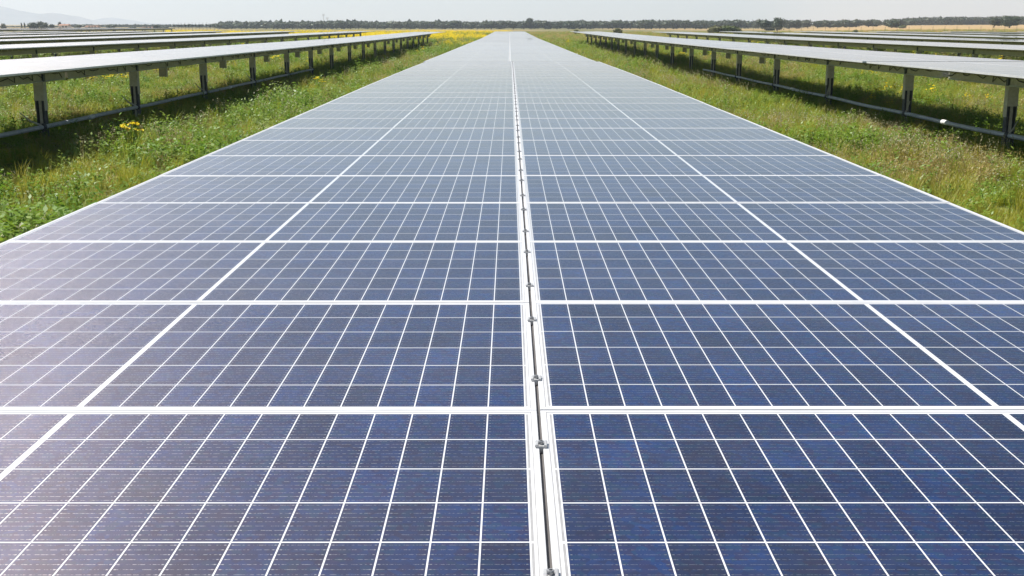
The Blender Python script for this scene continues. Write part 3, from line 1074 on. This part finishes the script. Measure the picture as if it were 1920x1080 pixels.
# yellow flower fields past the ends of the rows and between them
def yellow_points():
    n = 60000
    yy = rng.uniform(95, 420, n) ** 1.0
    ppx = rng.uniform(-30, 960, n)
    xx = (ppx - PX0) / F_PX * (yy * CT)
    w = np.zeros(n)
    k = vnoise(xx * 1.0, yy * 0.5, 0.045, 5)
    band = (yy > 172) & (ppx > 310)
    w = np.where(band, 0.30 + 0.8 * k, 0)
    mid = (yy > 112) & (xx > -8.2) & (xx < -2.4)
    w = np.where(mid, np.clip((yy - 112) / 70, 0, 1) * 0.32 + 0.6 * k * np.clip((yy - 112) / 30, 0, 1), w)
    patch = (yy > 172) & (yy < 240) & (ppx < 330)
    w = np.where(patch, 0.25 + 0.9 * k, w)
    keep = rng.random(n) < w
    # thin out the very far ones
    keep &= rng.random(n) < np.clip(260 / yy, 0, 1)
    return xx[keep], yy[keep]
x, y = yellow_points()
s = rng.uniform(1.2, 2.2, len(x))
scatter("yellow_flowers", np.stack([x, y, tz_arr(x, y)], 1), np.full(len(x), 9), np.stack([np.zeros(len(x)), np.zeros(len(x)), rng.uniform(0, 6.28, len(x))], 1), np.stack([s, s, s * 0.85], 1))

# dry grass beyond the rows, in front of the trees
n = 26000
y = rng.uniform(172, 420, n)
ppx = rng.uniform(-20, 1940, n)
x = (ppx - PX0) / F_PX * y * CT
ok = (ppx > 930) | (rng.random(n) < 0.25)
x, y = x[ok], y[ok]
s = rng.uniform(1.5, 2.8, len(x))
kk = np.where(rng.random(len(x)) < 0.55, 7, np.where(rng.random(len(x)) < 0.6, 0, 3))
scatter("dry_grass", np.stack([x, y, tz_arr(x, y)], 1), kk, np.stack([np.zeros(len(x)), np.zeros(len(x)), rng.uniform(0, 6.28, len(x))], 1), np.stack([s, s, s * 0.6], 1))

# single flowering plants one can point to
def flowering_plant(px, py, h, nheads, label, spread=0.25):
    t = (py - PY0) * CT / F_PX
    D = CAM_Z / t / CT * (1 - t * ST)
    D = (CAM_Z - base_z(D)) / t / CT * (1 - t * ST)
    X = px_x(px, D)
    root = thing("flowering_plant", label, "wildflower", (X, D, tz(X, D)), "single yellow wildflowers")
    b = MB()
    heads = []
    for i in range(nheads):
        a, r = rnd(0, 6.283), spread * math.sqrt(random.random())
        hh = h * rnd(0.7, 1.05)
        tip = (r * math.cos(a), r * math.sin(a), hh)
        b.tube([(tip[0] * 0.2, tip[1] * 0.2, -0.02), (tip[0] * 0.5, tip[1] * 0.5, hh * 0.5), tip], [0.007, 0.006, 0.004], 5)
        for k in range(7):
            q = rnd(0.2, 0.85)
            leaf(b, (tip[0] * (0.2 + 0.8 * q), tip[1] * (0.2 + 0.8 * q), hh * q), rnd(0, 6.283), rnd(-0.2, 0.6), rnd(0.08, 0.15), rnd(0.025, 0.045), 0)
        heads.append(tip)
    st = link("stems", b.data("stems", [M_WEED]), root, kind="stuff")
    for tip in heads:
        f = MB()
        for k in range(16):
            a, q = rnd(0, 6.283), rnd(0, 0.055)
            leaf(f, (q * math.cos(a), q * math.sin(a), rnd(-0.012, 0.02)), rnd(0, 6.283), rnd(-0.3, 0.5), rnd(0.035, 0.055), rnd(0.03, 0.045), 0)
        link("flower_head", f.data("flower_head", [M_YEL]), root, tip, kind="stuff")

flowering_plant(246, 302, 0.74, 10, "yellow flower clump at the shade edge before the second post of the left row")
flowering_plant(600, 178, 0.62, 8, "yellow flower clump on the sunny grass edge left of the middle row")
flowering_plant(1632, 160, 0.70, 9, "larger patch of yellow flowers under the far side of the right-hand table", 0.6)
flowering_plant(1752, 165, 0.62, 6, "yellow flowers beyond the right-hand table, between its last two posts", 0.45)
flowering_plant(848, 118, 0.6, 6, "small yellow flower clump in the grass left of the middle row, beyond its step")

# ------------------------------------------------------------------ trees
def crown_mesh(seed, w, h, nleaf, leafs, lobes=7, flat=0.62, mat_=None):
    """uneven crown: leaf clumps spread over and through overlapping lobes; unit: metres, base at z=0"""
    r = random.Random(seed)
    b = MB()
    L_ = []
    for i in range(lobes):
        a = r.uniform(0, 6.283)
        q = r.uniform(0.15, 0.62) if i else 0.0
        rw = w * r.uniform(0.22, 0.34) if i else w * 0.34
        L_.append((q * w * 0.5 * math.cos(a), q * w * 0.5 * math.sin(a), h * r.uniform(0.24, 0.66), rw, h * r.uniform(0.28, 0.40)))
    for (cx, cy, cz, rw, rh) in L_:
        # sparse inner mass
        vs, fs = [], []
        nn, mm = 7, 5
        for j in range(mm + 1):
            th = math.pi * j / mm
            for i in range(nn):
                ph = 6.283 * i / nn
                k = 0.74 + 0.22 * noise.noise((cx + i * 1.7, cy + j * 1.3, seed))
                vs.append((cx + rw * k * math.sin(th) * math.cos(ph), cy + rw * k * math.sin(th) * math.sin(ph), cz + rh * k * math.cos(th)))
        for j in range(mm):
            for i in range(nn):
                i2 = (i + 1) % nn
                fs.append((j * nn + i, (j + 1) * nn + i, (j + 1) * nn + i2, j * nn + i2))
        b.mesh(vs, fs, 0)
        for _ in range(nleaf // lobes):
            d = Vector((r.gauss(0, 1), r.gauss(0, 1), r.gauss(0, 1) + 0.25)).normalized()
            k = r.uniform(0.75, 1.12)
            p = Vector((cx + d.x * rw * k, cy + d.y * rw * k, cz + d.z * rh * k))
            if p.z < h * 0.04:
                continue
            s = leafs * r.uniform(0.5, 1.3)
            u_ = Vector((r.gauss(0, 1), r.gauss(0, 1), r.gauss(0, 1))).normalized()
            v_ = u_.cross(d + Vector((0.01, 0.2, 0.1))).normalized()
            u_ = (u_ + d * 0.2).normalized()
            b.mesh([p - u_ * s - v_ * s * 0.4, p + u_ * s * 0.3 - v_ * s * 0.7, p + u_ * s + v_ * s * 0.3, p - u_ * s * 0.2 + v_ * s * 0.8], [(0, 1, 2, 3)], 0)
    return b.data("crown", [mat_ or M_OAK], False)

def trunk_mesh(seed, h, rad, spread):
    r = random.Random(seed)
    b = MB()
    b.tube([(0, 0, -0.4), (0.04 * h, 0.02 * h, h * 0.35), (0.02 * h, -0.03 * h, h * 0.7)], [rad * 1.25, rad * 0.9, rad * 0.7], 7)
    for k in range(4):
        a = k * 1.57 + r.uniform(-0.4, 0.4)
        b.tube([(0.03 * h, 0, h * 0.45), (spread * 0.45 * math.cos(a), spread * 0.45 * math.sin(a), h * 0.95), (spread * math.cos(a), spread * math.sin(a), h * 1.5)], [rad * 0.6, rad * 0.4, rad * 0.15], 5)
    return b.data("trunk", [M_BARK])

OAKS = [(crown_mesh(20 + i, 10, 5.2, 420, 0.42, 6 + i % 4), trunk_mesh(40 + i, 2.0, 0.32, 2.2)) for i in range(8)]
TALL = [(crown_mesh(60 + i, 4.2, 7.0, 320, 0.40, 6), trunk_mesh(70 + i, 2.4, 0.25, 0.8)) for i in range(2)]
POM = [(crown_mesh(80 + i, 2.6, 1.9, 130, 0.26, 4), trunk_mesh(85 + i, 3.0, 0.12, 0.5)) for i in range(2)]
BUSHES = [(crown_mesh(90 + i, 6, 3.2, 320, 0.30, 7, mat_=M_BUSH), trunk_mesh(95 + i, 0.6, 0.12, 1.2)) for i in range(3)]

def tree(px, D, top_py, width_px, kind, label, group, name="oak_tree", cat="tree", trunk_h=None):
    X = px_x(px, D)
    g = tz(X, D)
    H = CAM_Z - drop_px(top_py, D) - g
    Wd = width_px * D * CT / F_PX
    cm_, tm_ = random.choice(kind)
    dims = {id(OAKS): (10, 5.2, 0.07), id(TALL): (4.2, 7.0, 0.14), id(POM): (2.6, 1.9, 0.62), id(BUSHES): (6, 3.2, 0.0)}[id(kind)]
    lift = H * (dims[2] if trunk_h is None else trunk_h)
    root = thing(name, label, cat, (X, D, g), group)
    sw, shh = Wd / dims[0], (H - lift) / (dims[1] * 0.98)
    rz = random.uniform(0, 6.283)
    link("trunk", tm_, root, (0, 0, 0), (0, 0, rz), (max(sw, 0.5), max(sw, 0.5), max(lift + 0.25 * H, 0.5) / (3.0 if kind is POM else 2.0)))
    link("crown", cm_, root, (0, 0, lift), (0, 0, rz), (sw, sw, shh))
    return root

G_LINE = "dark oaks along the horizon"
def line(pxs, D0, D1, tops, wid, label, step):
    p = pxs[0]
    while p < pxs[1]:
        D = random.uniform(D0, D1)
        tp = float(np.interp(p, [t[0] for t in tops], [t[1] for t in tops])) - 0.7 + random.uniform(-1.2, 1.4)
        tree(p, D, tp, wid * random.uniform(0.75, 1.25), OAKS, label, "oaks of the tree line: " + label)
        p += step * 0.85 * random.uniform(0.6, 1.35)

TOPS = [(395, 46), (440, 44), (470, 41.5), (520, 42.5), (560, 41), (590, 42), (640, 39), (680, 41), (720, 42.5), (760, 41), (850, 40), (900, 42), (930, 40), (1000, 40), (1040, 39), (1100, 40), (1180, 39), (1260, 38), (1300, 39), (1350, 38), (1420, 38), (1480, 38), (1560, 39), (1620, 37), (1700, 36.5), (1750, 32.5), (1790, 33), (1830, 33), (1930, 30), (2100, 28)]
for xa, xb, lab in ((412, 520, "dark rounded oak in the tree line, next to the pompom trees"), (520, 596, "dark rounded oak in the tree line, between the pompom trees and the masts"), (596, 690, "dark rounded oak in the tree line, around the foot of the masts"),
                    (690, 830, "dark rounded oak in the tree line, above the end of the first left row"), (830, 940, "dark rounded oak in the tree line, above the yellow flowers beside the middle row")):
    line((xa, xb), 800, 850, TOPS, 30, lab, 17)
    line((xa - 4, xb), 880, 940, TOPS, 30, lab, 17)
for xa, xb, lab in ((945, 1075, "round oak with visible trunk, between the ends of middle and first right rows"), (1075, 1200, "round oak with visible trunk, above the end of the first right row"), (1200, 1318, "round oak with visible trunk, above the end of the second right row")):
    line((xa, xb - 6), 790, 840, TOPS, 33, lab, 20)
    line((xa - 3, xb), 880, 930, [(p_, q_ + 0.7) for p_, q_ in TOPS], 33, lab, 21)
line((1325, 1440), 800, 850, TOPS, 32, "grey-green oak behind the yellow-green bush", 17)
line((1478, 1690), 700, 780, TOPS, 33, "spaced round oak standing at the edge of the tan field", 22)
line((1490, 1700), 840, 900, TOPS, 32, "spaced round oak standing at the edge of the tan field", 25)
line((1700, 2010), 880, 980, TOPS, 28, "oak in the wood along the upper edge of the tan field", 12)
line((1700, 2010), 1000, 1080, TOPS, 28, "oak in the wood along the upper edge of the tan field", 14)
tree(994, 800, 32.5, 15, OAKS, "tallest tree in the line, rising above the far end of the middle solar row", None, trunk_h=0.3)
tree(1438, 520, 37, 36, OAKS, "dark dense evergreen oak, lower one of a touching pair above the right rows", None, trunk_h=0.03)
tree(1458, 505, 33, 34, OAKS, "big dark evergreen oak, taller one of a touching pair above the right rows", None, trunk_h=0.03)
tree(1864, 520, 33, 31, OAKS, "smaller oak of two standing together in the tan field", None, trunk_h=0.16)
tree(1893, 500, 29.5, 46, OAKS, "broad oak of two standing together in the tan field", None, trunk_h=0.14)
tree(1672, 560, 39, 32, OAKS, "dark low oak with bushy foot at the start of the tan field", None, trunk_h=0.02)
tree(1692, 520, 47, 18, BUSHES, "dark low shrub beside the oak at the start of the tan field", None, "shrub", "shrub")
for px, tp, wd, lb in ((1340, 47, 34, "olive green bush at the end of the second right row"), (1362, 46, 40, "yellow-green bush before the tree line, largest of three"), (1384, 51, 26, "small pale bush between the yellow-green bush and the dark oaks")):
    tree(px, 330, tp, wd, BUSHES, lb, None, "shrub", "shrub")
tree(1160, 300, 52, 20, BUSHES, "pale green shrub above the end of the first right row", None, "shrub", "shrub")
tree(1604, 300, 55, 16, BUSHES, "low olive shrub on the dry ground before the spaced oaks", None, "shrub", "shrub")
tree(1083, 300, 55, 14, BUSHES, "low green shrub beside the end of the first right row", None, "shrub", "shrub")
# the far left
tree(-6, 620, 44, 14, OAKS, "dark tree cut off by the photo's left edge, below the hills", None)
tree(6, 620, 43.5, 13, OAKS, "small dark tree beside the photo's left edge, below the hills", None)
tree(42, 640, 42, 4, TALL, "thin upright tree, first of two slender ones below the hills", None, "slender_tree")
tree(48, 640, 41.5, 4.5, TALL, "thin upright tree, second of two slender ones below the hills", None, "slender_tree")
tree(64, 560, 41.5, 24, OAKS, "dark green tree, wide one of the clump below the hills", None, trunk_h=0.08)
tree(83, 580, 40, 22, OAKS, "tallest grey-green tree of the clump below the hills", None, trunk_h=0.05)
tree(97, 570, 45, 14, OAKS, "low tree at the end of the clump beside the white farmhouse", None, trunk_h=0.05)
tree(113, 690, 40.5, 8, TALL, "grey tree rising behind the white farmhouse", None, "slender_tree")
tree(123, 690, 44, 9, OAKS, "low tree behind the white farmhouse", None)
tree(147, 600, 46, 20, OAKS, "dark rounded tree between the farmhouse and the long shed", None, trunk_h=0.05)
tree(208, 600, 45.5, 20, OAKS, "dark rounded tree beyond the long shed, standing alone", None, trunk_h=0.05)
tree(252, 620, 50, 22, OAKS, "low dark tree before the flat orchard, first of two", None, trunk_h=0.02)
tree(274, 620, 51, 14, OAKS, "low dark tree before the flat orchard, second of two", None, trunk_h=0.02)
tree(293, 600, 46, 14, OAKS, "grey-green tree at the start of the row of pompom trees", None)
tree(308, 640, 50, 24, OAKS, "low spreading tree below the flat orchard", None, trunk_h=0.03)
for i in range(13):
    tree(328 + i * 6.7 + random.uniform(-1, 1), 640, 44.5 + random.uniform(0, 2.2), 5.2, POM, "small pompom-headed tree in the row above the yellow flowers", "row of pompom trees", "pompom_tree")

# masses too far off to tell apart
def mass(name, px0, px1, D, n, top_py, wpx, mat_):
    b = MB()
    r = random.Random(int(px0 + D))
    for i in range(n):
        p = px0 + (px1 - px0) * (i + r.random()) / n
        d = D + r.uniform(0, 60)
        X = px_x(p, d)
        g = tz(X, d)
        H = CAM_Z - drop_px(top_py + r.uniform(-0.5, 0.7), d) - g
        w = wpx * d * CT / F_PX * r.uniform(0.7, 1.3)
        for q in range(26):
            dd = Vector((r.gauss(0, 1), r.gauss(0, 1), abs(r.gauss(0, 1)))).normalized()
            c = Vector((X + dd.x * w * 0.5, d + dd.y * w * 0.5, g + H * (0.15 + 0.78 * dd.z)))
            s = w * 0.22 * r.uniform(0.6, 1.3)
            a_ = Vector((r.gauss(0, 1), r.gauss(0, 1), r.gauss(0, 1))).normalized() * s
            e_ = a_.cross(dd + Vector((0, 0.1, 0.3))).normalized() * s
            b.mesh([c - a_, c - e_, c + a_, c + e_], [(0, 1, 2, 3)], 0)
    link(name, b.data(name, [mat_]), kind="stuff")

mass("orchard", 118, 420, 1050, 150, 46.5, 8, M_OAK)
mass("distant_wood", 420, 1330, 980, 150, 42.5, 26, M_OAK)
mass("far_wood", 1340, 1490, 960, 30, 41.0, 24, M_OAK)
mass("field_edge_wood", 1700, 2010, 1100, 80, 34.5, 24, M_OAK)
mass("distant_scrub", -60, 130, 1000, 40, 50.5, 10, M_OAK)

# ------------------------------------------------------------------ small buildings, masts, fence
M_WALL = noisy("white_render", (0.62, 0.60, 0.56), (0.72, 0.70, 0.67), 0.6, 0.85)
M_SAND = noisy("sandy_wall", (0.46, 0.38, 0.29), (0.55, 0.46, 0.36), 0.6, 0.85)
M_ROOF = noisy("clay_roof", (0.24, 0.12, 0.075), (0.33, 0.18, 0.12), 1.2, 0.9)
M_DARK = noisy("dark_opening", (0.02, 0.022, 0.026), (0.035, 0.036, 0.04), 2, 0.3)

def house(px, D, w_px, h_px_top, label, mwall, depth, name, wins):
    X = px_x(px, D)
    g = tz(X, D)
    Wd = w_px * D * CT / F_PX
    H = CAM_Z - drop_px(h_px_top, D) - g
    root = thing(name, label, "building", (X, D, g))
    b = MB()
    b.box(-Wd / 2, Wd / 2, 0, depth, -0.3, H * 0.72)
    link("wall", b.data("wall", [mwall]), root)
    r = MB()
    e = 0.3
    z0, z1 = H * 0.722, H
    v = [(-Wd / 2 - e, -e, z0), (Wd / 2 + e, -e, z0), (Wd / 2 + e, depth + e, z0), (-Wd / 2 - e, depth + e, z0), (-Wd / 2 - e, depth / 2, z1), (Wd / 2 + e, depth / 2, z1)]
    r.mesh(v, [(0, 1, 5, 4), (2, 3, 4, 5), (1, 2, 5), (3, 0, 4), (3, 2, 1, 0)])
    link("roof", r.data("roof", [M_ROOF]), root)
    for k in range(wins):
        xw = -Wd / 2 + Wd * (k + 0.5) / wins
        f = MB()
        f.box(-0.55, 0.55, -0.06, -0.003, 0, 1.1)
        wd = link("window" if k else "door", f.data("window_frame", [mwall]), root, (xw, 0, H * 0.3 if k else 0.02))
        q = MB()
        q.box(-0.45, 0.45, -0.075, -0.062, 0.08, 1.02)
        link("pane", q.data("pane", [M_DARK]), wd)

house(119, 680, 17, 45.2, "small white farmhouse with a clay roof beside the dark tree clump", M_WALL, 6, "farmhouse", 3)
house(171, 720, 22, 48.2, "long sandy shed between two dark trees below the hills", M_SAND, 7, "shed", 4)
house(279, 660, 26, 50.5, "low pale shed behind the thin solar rows, below the flat orchard", M_WALL, 6, "shed", 4)

def mast(px, D, top_py, label):
    X = px_x(px, D)
    g = tz(X, D)
    H = CAM_Z - drop_px(top_py, D) - g
    root = thing("radio_mast", label, "mast", (X, D, g))
    b = MB()
    b.tube([(0, 0, -0.3), (0, 0, H)], [0.22, 0.12], 6)
    link("pole", b.data("pole", [M_GALV]), root)
    for k, z in enumerate((0.98, 0.9)):
        c = MB()
        c.box(-0.7, 0.7, -0.05, 0.05, H * z - 0.06, H * z + 0.06)
        c.box(-0.72, -0.6, -0.08, 0.08, H * z - 0.5, H * z + 0.5)
        c.box(0.6, 0.72, -0.08, 0.08, H * z - 0.5, H * z + 0.5)
        link("antenna", c.data("antenna", [M_GALV]), root)
mast(607.5, 900, 26.5, "taller of two thin masts rising above the tree line")
mast(614.5, 900, 33, "shorter of two thin masts rising above the tree line")

def fence():
    D = 345
    xa, xb = px_x(1390, D), px_x(2020, D)
    root = thing("wire_fence", "thin wire fence on dark posts along the foot of the tan field", "fence", (xa, D, tz(xa, D)))
    off = Vector((xa, D, tz(xa, D)))
    pm = MB()
    pm.tube([(0, 0, -0.3), (0, 0, 1.75)], 0.045, 6)
    pme = pm.data("fence_post", [M_GALV_D])
    x, xs = xa, []
    while x <= xb:
        xs.append(x)
        link("fence_post", pme, root, Vector((x, D, tz(x, D))) - off)
        x += 45 * D * CT / F_PX / 2
    for h in (0.4, 0.9, 1.4, 1.65):
        w = MB()
        w.tube([Vector((q, D, tz(q, D) + h)) - off for q in xs], 0.012, 4)
        link("wire", w.data("wire", [M_GALV]), root)
fence()

# ------------------------------------------------------------------ haze
hm = bpy.data.materials.new("haze")
hm.use_nodes = True
hn = hm.node_tree
hn.nodes.clear()
ho = hn.nodes.new("ShaderNodeOutputMaterial")
pv = hn.nodes.new("ShaderNodeVolumePrincipled")
pv.inputs["Color"].default_value = (0.74, 0.82, 0.93, 1)
pv.inputs["Density"].default_value = 0.00020
pv.inputs["Anisotropy"].default_value = 0.3
hn.links.new(pv.outputs[0], ho.inputs["Volume"])
hb = MB()
hb.box(-9300, 9300, -70, 9300, -2.6, 165)
link("haze", hb.data("haze", [hm]), kind="stuff")
